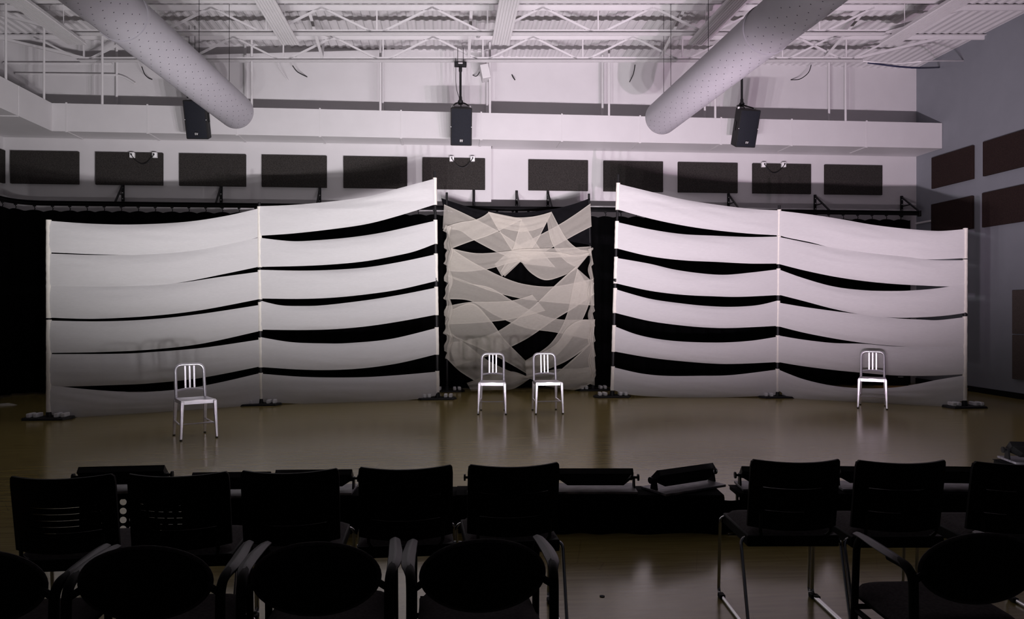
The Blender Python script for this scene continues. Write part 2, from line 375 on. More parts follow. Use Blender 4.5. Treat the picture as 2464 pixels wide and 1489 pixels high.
p0 = onX(2440, 698, XR); p1 = onX(2440, 804, XR); p2 = onX(2440, 911, XR)
for lb, z1, z0 in (('brown woven wall panel at the right photo edge, upper of two', p0.z, p1.z + .01), ('brown woven wall panel at the right photo edge, lower of two', p1.z - .01, p2.z)):
    panel('wall_panel', lb, [(XR, p0.y - 1.2, z0), (XR, p0.y, z0), (XR, p0.y, z1), (XR, p0.y - 1.2, z1)], (-1, 0, 0), M_TALL, .035, 'brown woven panels low on the right wall', 'wall panel')
# conduit on right wall
q0 = onX(2196, 523, XR - .02); q1 = onX(2246, 530, XR - .02)
tag(MB().tube([(XR - .02, YR - .02, q1.z), (XR - .02, q1.y - .3, q1.z)], .02, 8).build('conduit', M_OUTLET, off=(XR - .02, q1.y, q1.z)), 'pale conduit running along the blue-grey right wall beside the curtain rail end', 'pipe')

# ---- outlets and their cords
def outlet(px, py, Y, label):
    p = onY(px, py, Y - .05)
    t = thing('outlet_box', label, 'outlet', p, 0, 'white outlet boxes on the back wall panels')
    MB().box((0, -.012, 0), (.085, .10, .10)).build('box', M_OUTLET, t, bevel=.008)
    MB().box((0, -.066, 0), (.04, .01, .06)).build('socket_plate', M_OUTLET, t, bevel=.003)
    MB().tube([(0, -.06, .01), (0, -.095, .005)], .014, 8).build('plug', M_BLACK, t)
    return p
for a, b, Y, ln in (((320, 374), (374, 374), YL, 'second panel from left'), ((1087, 383), (1137, 383), YL, 'panel left of the wall step'), ((1836, 397), (1884, 397), YR, 'tenth panel from left')):
    p = outlet(*a, Y, 'white outlet box at left end of cord, ' + ln); q = outlet(*b, Y, 'white outlet box at right end of cord, ' + ln)
    pts = []
    for i in range(15):
        t_ = i / 14; c = p.lerp(q, t_); c.z -= .17 * (1 - (2 * t_ - 1) ** 2); c.y -= .085 - .03 * math.sin(math.pi * t_); pts.append(c)
    tag(MB().tube(pts, .008, 6).build('power_cord', M_BLACK, off=p), 'black cord looping between two outlets on the ' + ln, 'cord', 'looped cords between wall outlets')

# ================================================================= CABLES AND PIPES HIGH ON THE WALL
def cable(label, pts, r=.009, m=M_BLACK, name='hanging_cable', cat='cable', group='loose cables high on the back wall'):
    tag(MB().tube(smooth_poly(pts, 18), r, 6).build(name, m, off=pts[0]), label, cat, group)
cable('short black cable hanging left of the left round duct', [onY(341, 160, 14.5), onY(348, 178, 14.6), onY(358, 188, 14.75), onY(366, 191, YL - .012)])
cable('short white cable hanging right of the left round duct', [onY(669, 158, 14.4), onY(680, 175, 14.6), onY(694, 194, YL - .012)], m=M_STEEL)
cable('short black cable hanging between left duct and centre speaker', [onY(704, 158, 14.5), onY(716, 173, 14.65), onY(739, 185, YL - .012)])
cable('black cable curling just right of the centre speaker pole', [onY(1157, 158, 14.5), onY(1153, 175, 14.6), onY(1146, 183, 14.7), onY(1138, 181, YL - .012)])
cable('short black cable hanging left of the right round duct', [onY(1528, 156, 14.6), onY(1524, 178, 14.8), onY(1515, 197, YR - .012)])
cable('black cable curving down right of the right round duct', [onY(1952, 156, 14.6), onY(1945, 175, 14.7), onY(1925, 190, 14.85), onY(1903, 192, YR - .012)])
cable('tiny black cable end above the sheer backdrop', [onY(1232, 180, YR - .012), onY(1235, 186, YR - .08), onY(1239, 192, YR - .13)], .012)
yq = onX(2260, 162, XR - .015)
cable('dark blue cable sagging from last joist to right wall', [at(2088, 151, 13.9), at(2160, 160, 13.6), at(2210, 163, 13.4), yq], .016, M_BLUE)
cable('white cable sagging from last joist to right wall above the blue one', [at(2077, 147, 13.9), at(2150, 153, 13.7), at(2230, 147, 13.4), onX(2318, 146, XR - .015)], .014, M_STEEL)
pp = [Vector((XL + .03, YL - .06, onY(100, 155, YL - .06).z)), onY(270, 153, YL - .06)]
tag(MB().tube(pp, .022, 8).build('conduit', M_STEEL, off=pp[0]), 'white horizontal conduit at upper left, the upper of two', 'pipe', 'white conduits at the upper left')
zz = onY(240, 179, YL - .06).z
pp = arc_path([onY(38, 178, YL - .06), (onY(292, 180, YL - .06).x, YL - .06, zz), onY(325, 201, YL - .06)], .25)
tag(MB().tube(pp, .022, 8).build('conduit', M_STEEL, off=pp[0]), 'white conduit at upper left with a down-bent end, the lower of two', 'pipe', 'white conduits at the upper left')
tag(MB().box(onY(1167, 176, 14.3), (.16, .3, .26), Matrix.Rotation(R(-12), 3, 'Y')).build('junction_box', M_STEEL, off=onY(1167, 176, 14.3), bevel=.01), 'white projecting box under the joist right of the centre speaker', 'box')

# ================================================================= SPEAKERS
def speaker(label, pole_top, c, yaw, tilt, sz=(.385, .36, .66)):
    """c = centre of cabinet; front faces -y before yaw"""
    t = thing('hanging_speaker', label, 'speaker', c, 0, 'black speakers hung from the back joist'); o = Vector(c)
    Mx = Matrix.Rotation(yaw, 3, 'Z') @ Matrix.Rotation(tilt, 3, 'X')
    w_, d_, h_ = sz; W = lambda v: o + Mx @ Vector(v)
    lo = [(-w_ / 2, -d_ / 2, -h_ / 2), (w_ / 2, -d_ / 2, -h_ / 2), (w_ * .33, d_ / 2, -h_ / 2), (-w_ * .33, d_ / 2, -h_ / 2)]
    hi = [(x, y, h_ / 2) for x, y, z in lo]
    cb = MB().hexa([W(v) for v in lo], [W(v) for v in hi]).build('cabinet', M_SPK, t, off=o, bevel=.015, smooth=30)
    g = MB(); rows = []
    for i in range(9):
        v = i / 8; rows.append([W((-w_ * .44 + w_ * .88 * u / 10, -d_ / 2 - .002 - .018 * math.sin(math.pi * u / 10) ** .6 * math.sin(math.pi * min(1, v * 4 + .12, (1 - v) * 4 + .12) / 2), -h_ * .47 + h_ * .94 * v)) for u in range(11)])
    g.grid(rows).build('grille', M_GRILLE, t, off=o)
    bp = MB().box(W((0, -d_ / 2 - .025, -h_ * .36)), (.065, .008, .065), Mx).build('badge', M_BLACK, t, off=o, bevel=.004)
    # raised lettering of the badge
    L = MB(); bx = lambda x, z, sx, szz, rz=0: L.box(W((x, -d_ / 2 - .031, -h_ * .36 + z)), (sx, .004, szz), Mx @ Matrix.Rotation(rz, 3, 'Y'))
    bx(-.021, 0, .006, .036); [bx(-.012, z, .018, .007) for z in (-.0145, 0, .0145)]; bx(.0085, 0, .007, .038, R(-18)); bx(.0205, 0, .007, .038, R(18))
    lg = L.build('badge_letters', M_LOGO, bp, off=o, smooth=0)
    for sx in (-1, 1):
        MB().tube([W((sx * w_ * .47, -d_ / 2 + .002, 0)), W((sx * w_ * .47, -d_ / 2 - .008, 0))], .006, 8).build('screw', M_OUTLET, t, off=o)
    for sx in (-1, 1):
        MB().box(W((sx * w_ * .43, .03, .03)), (.02, .07, .16), Mx @ Matrix.Rotation(R(-13 * -sx), 3, 'Z')).build('side_handle', M_HOLE, t, off=o, bevel=.006)
    pb = Vector((pole_top[0], pole_top[1], W((0, 0, h_ / 2)).z + .13))
    for sx in (-1, 1):
        a = W((sx * w_ * .4, 0, h_ / 2 + .01)); k = pb + Mx @ Vector((sx * .09, 0, -.02)); 
        MB().tube(arc_path([a, k, pb], .03), .013, 8).build('yoke_arm', M_BLACK, t, off=o)
        MB().tube([a - Vector((0, 0, .012)), a + Vector((0, 0, .012))], .02, 8).build('eye_bolt', M_OUTLET, t, off=o)
    MB().tube([W((0, .05, h_ / 2 - .01)), pb], .01, 8).build('safety_link', M_BLACK, t, off=o)
    MB().tube([pb - UP * .04, pb + UP * .02, pb + UP * .05, pb + UP * .10, pb + UP * .11, Vector(pole_top) - UP * .12, Vector(pole_top) - UP * .1, Vector(pole_top)], [.04, .05, .03, .028, .021, .021, .03, .03], 12).build('pole', M_BLACK, t, off=o)
    q = Vector(pole_top)
    cl = MB(); cl.box(q, (.22, .12, .03)); cl.box(q + Vector((-.075, 0, .035)), (.07, .12, .05)); cl.box(q + Vector((.075, 0, .035)), (.07, .12, .05))
    cl.build('beam_clamp', M_BLACK, t, off=o, bevel=.006)
    for sx in (-1, 1): MB().tube([q + Vector((sx * .05, 0, 0)), Vector((q.x + sx * .05, q.y, q.z + .33 if abs(q.x) < 1 else ZD))], .005, 6).build('threaded_rod', M_BLACK, t, off=o)
    return t
spy = 13.78
cC = at(1109.5, 303, 13.72)
speaker('black speaker hanging in the centre above the sheer backdrop', tuple(at(1108, 158, 13.78)), cC, R(0), R(19))
cL = at(479, 287, 13.4)
speaker('black speaker at left, half hidden by the left round duct end', tuple(at(462, 150, 13.45)), cL, R(-2), R(17))
cR = at(1790, 307, 13.75)
speaker('black speaker hanging at right, beside the right round duct', tuple(at(1785, 150, 13.85)), cR, R(4), R(20))
c0 = at(1098, 165, 13.78)
cable('thin black safety cable beside the centre speaker pole', [at(1096, 140, 13.76), at(1097, 165, 13.76), at(1097, 200, 13.74), at(1100, 220, 13.74), at(1106, 238, 13.76)], .005)

# ================================================================= CURTAIN RAIL, BRACKETS AND BLACK CURTAIN
YT = 14.5
zT = (onY(300, 497, YT).z + onY(2100, 508, YT).z) / 2
xT0 = XL + .45; xT1 = onY(2212, 510, YT).x
rp = arc_path([(xT0, 11.0, zT), (xT0, YT, zT), (xT1, YT, zT)], .5, 8)
rl = thing('curtain_rail', 'long black curtain rail bracketed along the back wall', 'curtain rail', (xT0, YT, zT))
m = MB(); m.tube(rp, .038, 4, upv=(0, 0, 1)); m.build('rail_channel', M_BLACK, rl, off=rl.location, smooth=0)
m = MB(); m.tube([p + Vector((0, 0, .045)) for p in rp], .03, 4, flat=(1.4, .35), upv=(0, 0, 1)); m.build('rail_flange', M_BLACK, rl, off=rl.location, smooth=0)
MB().box((xT1, YT, zT), (.04, .09, .12)).build('end_stop', M_BLACK, rl, off=rl.location, bevel=.01)
def bracket(label, px, Yw):
    X = onY(px, 470, Yw).x; arm = Yw - YT
    t = thing('wall_bracket', label, 'bracket', (X, Yw, zT), 0, 'black triangular brackets holding the curtain rail')
    m = MB(); m.box((0, -.02, .22), (.05, .035, .44))
    m.build('wall_plate', M_BLACK, t, bevel=.004)
    for z in (.06, .15, .26, .36): MB().tube([(0, -.036, z), (0, -.041, z)], .011, 8).build('bolt', M_LOGO, t)
    MB().beam((0, -.03, .04), (0, -arm, .04), .035, .03).build('arm', M_BLACK, t, smooth=0)
    MB().beam((0, -.03, .41), (0, -arm, .05), .03, .025).build('diagonal_strut', M_BLACK, t, smooth=0)
    MB().beam((0, -.03, .22), (0, -arm * .5, .22), .025, .02).build('cross_tie', M_BLACK, t, smooth=0)
BK = [297, 533, 770, 1140, 1243, 1318, 1752, 1960, 2168]
for k, px in enumerate(BK): bracket('black triangular rail bracket on back wall, %s from left' % ORD[k], px, YL if px < 1182 else YR)
t = thing('wall_bracket', 'black triangular rail bracket on left wall, cut by photo edge', 'bracket', (XL, 13.6, zT), 0, 'black triangular brackets holding the curtain rail')
MB().box((.02, 0, .22), (.035, .05, .44)).build('wall_plate', M_BLACK, t, bevel=.004)
MB().beam((.03, 0, .04), (.45, 0, .04), .035, .03).build('arm', M_BLACK, t, smooth=0)
MB().beam((.03, 0, .41), (.45, 0, .05), .03, .025).build('diagonal_strut', M_BLACK, t, smooth=0)
MB().beam((.03, 0, .22), (.25, 0, .22), .025, .02).build('cross_tie', M_BLACK, t, smooth=0)
# pleated black curtain
xc1 = onY(2189, 700, YT).x
cv = thing('stage_curtain', 'black pleated stage curtain hanging across the back wall', 'curtain', (xT0, YT, 0))
path = arc_path([(xT0, 11.0, 0), (xT0, YT, 0), (xc1, YT, 0)], .5, 10)
Ls = [0]
for a, b in zip(path, path[1:]): Ls.append(Ls[-1] + (b - a).length)
def along(s):
    k = 0
    while k < len(path) - 2 and Ls[k + 1] < s: k += 1
    u = (s - Ls[k]) / (Ls[k + 1] - Ls[k]); d = (path[k + 1] - path[k]).normalized()
    return path[k].lerp(path[k + 1], min(1, max(0, u))), Vector((-d.y, d.x, 0))
n = int(Ls[-1] / .035); hook = .30; rows = []
for zi in range(9):
    row = []
    for i in range(n + 1):
        s = Ls[-1] * i / n; p, nv = along(s); ph = s / hook
        scal = .035 * (1 - abs(math.cos(math.pi * ph)))
        zt = zT - .115 - scal; z = zt + (.03 - zt) * zi / 8
        am = .02 + .035 * min(1, zi / 3)
        p = p + nv * (am * math.cos(2 * math.pi * ph) + .012 * math.sin(5.1 * ph + zi * .4)); row.append((p.x, p.y, z))
    rows.append(row)
MB().grid(rows).build('curtain_cloth', M_CURT, cv, off=cv.location)
hk0 = None
for i in range(int(Ls[-1] / hook) + 1):
    p, nv = along(i * hook)
    pz = Vector((p.x, p.y, zT - .04)) - cv.location
    if hk0 is None:
        m = MB(); m.tube([(0, 0, .01), (0, 0, -.03), (.012, 0, -.05), (.0, 0, -.085)], .008, 6); m.box((0, 0, 0), (.045, .03, .03))
        hk0 = m.build('curtain_hook', M_BLACK, cv); hk0.location = pz
    else:
        c = hk0.copy(); COL.objects.link(c); c.location = pz

# ================================================================= POLES AND BASES
class Pole: pass
def pole_stand(label, gx, gy, toppx, toppy, where, splay, chrome=False):
    base = onG(gx, gy); Z = (base - EYE).dot(FW); top = at(toppx, toppy, Z)
    t = thing('pole_stand', label, 'pole stand', base, 0, 'black upright poles on flat bases')
    bw, bd = splay
    pl = MB(); ring = [(-bw / 2, -bd * .25), (-bw * .42, -bd / 2), (bw * .40, -bd / 2), (bw / 2, -bd * .1), (bw * .47, bd * .3), (bw * .38, bd / 2), (-bw * .4, bd / 2), (-bw / 2, bd * .2)]
    pl.add([(x, y, .0) for x, y in ring] + [(x * .97, y * .95, .03) for x, y in ring], [tuple(range(7, -1, -1)), tuple(range(8, 16))] + [(i, (i + 1) % 8, (i + 1) % 8 + 8, i + 8) for i in range(8)])
    pl.build('base_plate', M_BLACK, t, bevel=.005)
    MB().tube([(0, 0, .025), (0, 0, .10)], [.045, .04], 12).build('socket', M_BLACK, t)
    d = top - base; mid = d * .52
    MB().tube([(0, 0, .09), tuple(mid)], .027, 14).build('lower_pole', M_BLACK, t)
    MB().tube([tuple(mid - d * .01), tuple(mid + d * .012)], .034, 14).build('lock_collar', M_BLACK, t)
    MB().tube([tuple(mid), tuple(d)], .022, 14).build('upper_pole', M_BLACK, t)
    P = Pole(); P.base = base; P.top = top; P.Z = Z
    for side, tx in ((-1, 'left'), (1, 'right')):
        for k, (fx, io) in enumerate(((.34, 'outer'), (.21, 'inner'))):
            br = MB().box((0, 0, .03), (.058, .16, .06)); o = br.build('brick_weight', M_BRICK, bevel=.012, smooth=60)
            o.location = base + Vector((side * bw * fx, -.02 + random.uniform(-.015, .015), .032)); o.rotation_euler = (0, 0, R(random.uniform(-7, 7)))
            tag(o, 'pale brick weight, %s %s, on base of %s' % (io, tx, where), 'weight', 'pale brick weights on the pole bases')
    return P
LAB = ['leftmost pole', 'pole joining the two left bays', 'pole at right edge of left strips', 'pole at left edge of right strips', 'pole joining the two right bays', 'rightmost pole']
PX = [(118, 1008, 117, 530), (628, 974, 624, 487), (1053, 960, 1046, 412), (1473, 955, 1488, 420), (1870, 956, 1875, 494), (2321, 980, 2323, 547)]
poles = [pole_stand('black upright pole stand, the %s' % LAB[k], *PX[k], LAB[k], (.66, .34)) for k in range(6)]
bL = pole_stand('black upright pole stand behind, at left edge of the sheer backdrop', 1076, 942, 1075, 463, 'left backdrop pole', (.66, .3))
bR = pole_stand('black upright pole stand behind, at right edge of the sheer backdrop', 1427, 939, 1417, 466, 'right backdrop pole', (.66, .3))

# ================================================================= WHITE FABRIC STRIPS
LT = [  # six strips over both left bays: (top, bottom) of bay 1, (top, bottom) of bay 2
 ([(117,531),(218,538),(322,540),(443,534),(540,520),(620,502)], [(117,607),(242,612),(347,613),(443,606),(548,590),(620,571)], [(624,496),(701,493),(793,485),(882,473),(963,452),(1045,430)], [(624,567),(701,562),(793,552),(882,539),(963,518),(1046,492)]),
 ([(117,610),(242,613.5),(347,611),(443,604),(540,589),(620,572)], [(117,688),(242,690),(363,687),(443,678),(540,659),(621,642)], [(625,572),(701,580),(761,578),(842,571),(922,559),(1003,541),(1047,531)], [(625,642),(721,640),(801,636),(882,628),(963,613),(1003,603),(1048,586)]),
 ([(117,688),(242,689),(363,685),(443,679),(524,667),(621,654)], [(117,764),(226,767),(363,760),(484,746),(622,720)], [(626,649),(721,651),(801,649),(882,643),(963,630),(1048,612)], [(626,718),(721,719),(801,716),(882,708),(963,696),(1049,676)]),
 ([(117,771),(242,773),(363,768),(484,755),(622,734)], [(117,849),(242,847),(363,841),(484,827),(622,797)], [(626,723),(673,734),(721,736),(781,734),(882,722),(963,709),(1049,692)], [(627,793),(721,794),(801,792),(882,785),(963,773),(1050,757)]),
 ([(117,852),(282,851),(363,847),(484,837),(623,817)], [(117,927),(149,930),(282,926),(363,922),(484,909),(624,882)], [(627,811),(701,823),(781,826),(842,825),(942,815),(1050,789)], [(628,883),(721,889),(801,890),(882,885),(963,873),(1051,852)]),
 ([(117,926),(149,930),(242,939),(343,943),(443,935),(524,921),(624,898)], [(118,998),(202,1004),(282,1002),(403,994),(524,986),(625,970)], [(628,899),(721,906),(801,908),(882,907),(963,902),(1052,894)], [(628,967),(721,971),(801,970),(902,968),(963,964),(1019,958),(1053,950)])]
RTS = [
 ([(1487,442),(1561,460),(1641,479),(1722,492),(1803,502),(1873,506)], [(1486,504),(1561,525),(1641,542),(1722,554),(1803,562),(1872,566)], [(1876,507),(1951,516),(2023,527),(2096,540),(2168,549),(2241,555),(2277,555),(2321,551)], [(1875,566),(1896,572),(1951,583),(2012,598),(2114,612),(2186,619),(2241,624),(2321,621)]),
 ([(1484,534),(1561,551),(1641,563),(1722,567),(1803,570),(1872,569)], [(1482,597),(1561,616),(1641,626),(1722,630),(1803,634),(1871,634)], [(1875,570),(1933,582),(2012,597),(2074,604),(2186,616),(2241,625),(2321,626)], [(1874,635),(1933,650),(2005,665),(2078,676),(2150,683),(2223,687),(2284,689),(2321,686)]),
 ([(1481,620),(1561,634),(1621,648),(1682,657),(1742,661),(1803,656),(1871,648)], [(1480,681),(1561,699),(1641,709),(1722,713),(1782,714),(1871,710)], [(1874,648),(1933,669),(2005,689),(2078,698),(2150,700),(2205,698),(2259,693),(2321,683)], [(1874,709),(1933,724),(2005,743),(2078,757.5),(2150,764),(2223,763),(2277,759),(2321,753)]),
 ([(1479,695),(1561,718),(1641,730),(1702,736),(1762,738),(1823,734),(1871,723)], [(1478,752),(1561,772),(1641,783),(1702,788),(1762,789),(1870,784)], [(1874,728),(1933,738),(2005,748),(2078,757),(2150,765),(2223,769),(2259,770),(2321,763)], [(1873,785),(1933,800),(2005,814),(2078,825),(2150,832),(2223,835),(2321,833)]),
 ([(1477,784),(1541,807),(1621,820),(1722,824),(1803,820),(1870,810)], [(1476,845),(1561,860),(1641,869),(1722,875),(1782,875),(1870,871)], [(1873,807),(1933,817),(2005,825),(2078,827),(2150,833),(2223,834),(2321,833)], [(1873,871),(1933,881),(2005,890),(2078,897),(2150,903),(2241,904),(2321,900)]),
 ([(1475,883),(1541,898),(1601,904),(1682,904),(1762,902),(1870,889)], [(1474,938),(1521,950),(1601,955),(1702,956),(1803,954),(1870,950)], [(1873,889),(1933,912),(2005,928),(2078,934),(2150,932),(2205,924),(2259,913),(2321,903)], [(1872,939),(1914,959),(2005,966),(2078,968),(2150,971),(2241,979),(2277,977),(2321,962)])]
def zplane(P, Q):
    pa = CX + F * (P.base - EYE).dot(RT) / P.Z; pb = CX + F * (Q.base - EYE).dot(RT) / Q.Z
    return lambda px: 1 / (1 / P.Z + (1 / Q.Z - 1 / P.Z) * (px - pa) / (pb - pa))
def cloth_panel(top, bot, zf, seed, t, off, amp=.016):
    n = 56; T = smooth_poly(top, n); B = smooth_poly(bot, n); rows = []; nr = 12
    for r in range(nr + 1):
        v = r / nr; row = []
        for i in range(n):
            p = T[i].lerp(B[i], v); u = i / (n - 1)
            edge = math.sin(math.pi * u) ** .5
            wv = noise.noise(Vector((u * 4 + seed * 7.1, v * 9 - u * 3.0, seed))) * amp * edge
            sag = -.05 * math.sin(math.pi * u) * math.sin(math.pi * v)
            roll = .022 * (abs(2 * v - 1) ** 8) * edge
            row.append(at(p.x, p.y, zf(p.x) - .025 + wv + sag + roll))
        rows.append(row)
    return MB().grid(rows).build('fabric_panel', M_SHEET, t, off=off, smooth=180)
def sleeve(P, y0, y1, t, off, r=.035):
    """cloth folded round a pole between two picture heights"""
    f0 = (at(CX, y0, P.Z).z - P.base.z) / (P.top.z - P.base.z); f1 = (at(CX, y1, P.Z).z - P.base.z) / (P.top.z - P.base.z)
    pts = []; rs = []
    for k in range(9):
        q = P.base.lerp(P.top, max(.03, f0 + (f1 - f0) * k / 8)); pts.append(q + Vector((random.uniform(-.0015, .0015), random.uniform(-.0015, .0015), 0))); rs.append(r + random.uniform(-.0008, .0012))
    MB().tube(pts, rs, 14).build('pole_sleeve', M_CREAM, t, off=off)
for side, rowset, PS in (('left', LT, poles[:3]), ('right', RTS, poles[3:])):
    for k, (t1, b1, t2, b2) in enumerate(rowset):
        nm = ['topmost', 'second from top', 'third from top', 'fourth from top', 'fifth from top', 'bottom'][k]
        mid = at(t1[-1][0], (t1[-1][1] + b1[-1][1]) / 2, PS[1].Z)
        t = thing('fabric_strip', 'white voile strip, %s of six stretched across the %s poles' % (nm, side), 'fabric strip', mid, 0, 'white voile strips stretched between the poles')
        cloth_panel(t1, b1, zplane(PS[0], PS[1]), k + (0 if side == 'left' else 30) + .3, t, mid)
        cloth_panel(t2, b2, zplane(PS[1], PS[2]), k + (10 if side == 'left' else 40) + .7, t, mid)
        ty = lambda s, i: s[i][1]
        for P, a, b in ((PS[0], t1[0][1], b1[0][1]), (PS[1], (t1[-1][1] + t2[0][1]) / 2, (b1[-1][1] + b2[0][1]) / 2), (PS[2], t2[-1][1], b2[-1][1])): sleeve(P, a - 2, b + 1, t, mid)

# ================================================================= SHEER BACKDROP between the two rear poles
S = 2.864; zc = lambda p: (1040 + p[0] / S, 440 + p[1] / S)
zb_ = zplane(bL, bR)
def sheer(label, top, bot, lay, m=M_SHEER, name='sheer_strip', cat='fabric strip', group='crossing cream sheer strips of the backdrop', amp=.02, n=44, folds=2.2):
    T = smooth_poly([zc(p) for p in top], n); B = smooth_poly([zc(p) for p in bot], n); rows = []; sd = len(label) * 1.37 + lay
    for r in range(15):
        v = r / 14; row = []
        for i in range(n):
            u = i / (n - 1); p = T[i].lerp(B[i], v)
            wv = amp * .45 * math.sin(2 * math.pi * folds * v + 2.5 * noise.noise(Vector((u * 2, sd, 0)))) + amp * .5 * noise.noise(Vector((u * 3, v * 5, sd)))
            row.append(at(p.x, p.y, zb_(p.x) - .05 - lay * .016 + wv))
        rows.append(row)
    c = rows[7][n // 2]; mb = MB().grid(rows)
    for r0, r1 in ((0, 1), (14, 13)):        # narrow turned hems
        mb.grid([[p - FW * .004 for p in rows[r0]], [rows[r0][i].lerp(rows[r1][i], .55) - FW * .004 for i in range(n)]])
    return tag(mb.build(name, m, off=c, smooth=180), label, cat, group)
sheer('black cloth swag draped between the tops of the backdrop poles', [(62,105),(200,150),(330,185),(560,205),(800,185),(960,150),(1088,105)], [(75,160),(300,290),(430,360),(600,420),(800,370),(940,400),(1098,430)], -2.6, M_CLOTHB, 'black_swag', 'cloth', 'black cloth behind the sheer strips', folds=3)
SH = [
 ('cream sheer strip falling from the upper left backdrop corner to the centre knot', [(82,148),(210,205),(330,265),(460,335),(620,440),(720,500)], [(72,315),(190,330),(280,390),(430,470),(560,525),(640,560)]),
 ('cream sheer strip rising from the centre knot to the upper right backdrop corner', [(430,560),(560,450),(690,385),(860,295),(980,220),(1090,142)], [(480,645),(610,540),(740,490),(900,405),(1000,350),(1098,300)]),
 ('cream sheer strip fanning from the left star point down to the right', [(385,200),(430,280),(480,360),(560,480),(640,560)], [(610,248),(650,310),(700,390),(780,500),(850,582)]),
 ('cream sheer strip fanning from the right star point down to the left', [(612,250),(590,340),(560,440),(510,540),(470,610)], [(825,203),(770,310),(710,420),(620,530),(500,645)]),
 ('cream sheer strip looping from the upper left bunch to the left star point', [(95,300),(190,272),(290,255),(350,230),(392,200)], [(140,450),(260,405),(380,365),(500,310),(625,248)]),
 ('narrow cream sheer strip sagging between the two star points at the top', [(385,198),(500,228),(600,238),(720,228),(825,198)], [(440,300),(540,325),(620,335),(700,325),(770,300)]),
 ('cream sheer strip falling from the right star point to the right bunch', [(825,203),(870,290),(930,390),(1010,455),(1098,470)], [(790,250),(810,370),(850,460),(920,540),(1000,585)]),
 ('cream sheer strip sagging level from left bunch through the centre knot', [(130,450),(300,484),(480,475),(640,455),(860,450),(1095,438)], [(100,605),(230,612),(400,590),(560,545),(760,520),(1100,500)]),
 ('cream sheer strip sagging under the centre knot to the right bunch', [(560,470),(720,470),(880,480),(1000,500),(1100,470)], [(610,540),(680,620),(780,670),(900,640),(1000,590)]),
 ('long cream sheer strip from left bunch sagging to the right edge', [(140,455),(280,545),(490,650),(650,700),(850,712),(1112,660)], [(105,640),(250,690),(420,750),(620,798),(850,825),(1117,845)]),
 ('cream sheer strip from left edge crossing low to the right edge', [(110,640),(250,690),(400,722),(560,815),(740,905),(900,942),(1122,940)], [(120,800),(270,815),(430,910),(640,998),(850,1030),(1112,1085)]),
 ('long cream sheer strip sweeping from the right knot down to lower left', [(990,575),(830,720),(680,862),(450,1022),(280,1075),(110,1100)], [(1112,770),(980,860),(840,945),(640,1080),(420,1180),(160,1262)]),
 ('cream sheer strip dropping from the right knot toward the floor', [(1000,590),(965,740),(930,900),(870,1030),(790,1130),(640,1225)], [(1115,690),(1075,850),(1010,990),(930,1110),(830,1215),(690,1330)]),
 ('cream sheer strip level across the left middle of the backdrop', [(95,850),(250,822),(400,818),(560,808),(690,770)], [(88,975),(250,968),(420,955),(560,935),(780,880)]),
 ('cream sheer strip falling from left middle bunch to the floor knot', [(140,870),(280,830),(400,945),(500,1080),(640,1222),(700,1290)], [(88,1035),(200,1085),(330,1140),(450,1200),(560,1260),(660,1320)]),
 ('cream sheer strip falling from lower left bunch to the floor', [(125,1030),(260,1130),(380,1220),(520,1290),(660,1335)], [(95,1205),(180,1290),(270,1350),(330,1385),(420,1425)]),
 ('cream sheer strip from the right middle edge down to the floor knot', [(1120,945),(1020,945),(930,1000),(840,1120),(640,1228)], [(1112,1072),(1040,1150),(930,1225),(820,1275),(650,1340)]),
 ('cream sheer strip level near the floor at backdrop right', [(1120,1262),(1000,1280),(860,1282),(740,1310),(640,1330)], [(1120,1395),(1030,1375),(900,1390),(780,1385),(680,1352)]),
 ('wide cream sheer strip hanging at the lower right backdrop corner', [(1112,1075),(1030,1160),(940,1240),(850,1320),(780,1400)], [(1128,1325),(1105,1370),(1060,1400),(1010,1420),(968,1428)]),
 ('cream sheer strip spreading from the floor knot to lower left', [(238,1378),(330,1345),(440,1310),(560,1300),(680,1345)], [(268,1432),(360,1428),(460,1425),(560,1418),(670,1352)]),
]
for k, (lb, a, b) in enumerate(SH): sheer(lb, a, b, k * .55)
def bunch(label, L_, R_): sheer(label, L_, R_, 12, amp=.04, n=110, folds=1.6, group='gathered cream edges of the backdrop')
def scallop(xs_, ys, amp, ph):
    return [(x + amp * abs(math.sin(ph + i * 1.57)), y) for i, (x, y) in enumerate(zip(xs_, ys))]
saw = lambda y, p, ph: ((y + ph) % p) / p
ys = [290 + i * (920 / 69) for i in range(70)]
bunch('gathered cream sheer bunch running down the left backdrop edge', [(104 - 26 * saw(y, 118, 20) - 5 * math.sin(y * .08), y) for y in ys], [(132 + 12 * math.sin(y * .031), y + 14) for y in ys])
ys = [445 + i * (890 / 69) for i in range(70)]
bunch('gathered cream sheer bunch running down the right backdrop edge', [(1082 + 9 * math.sin(y * .04), y + 10) for y in ys], [(1094 + (y - 445) * .022 + 17 * saw(y, 105, 60), y) for y in ys])

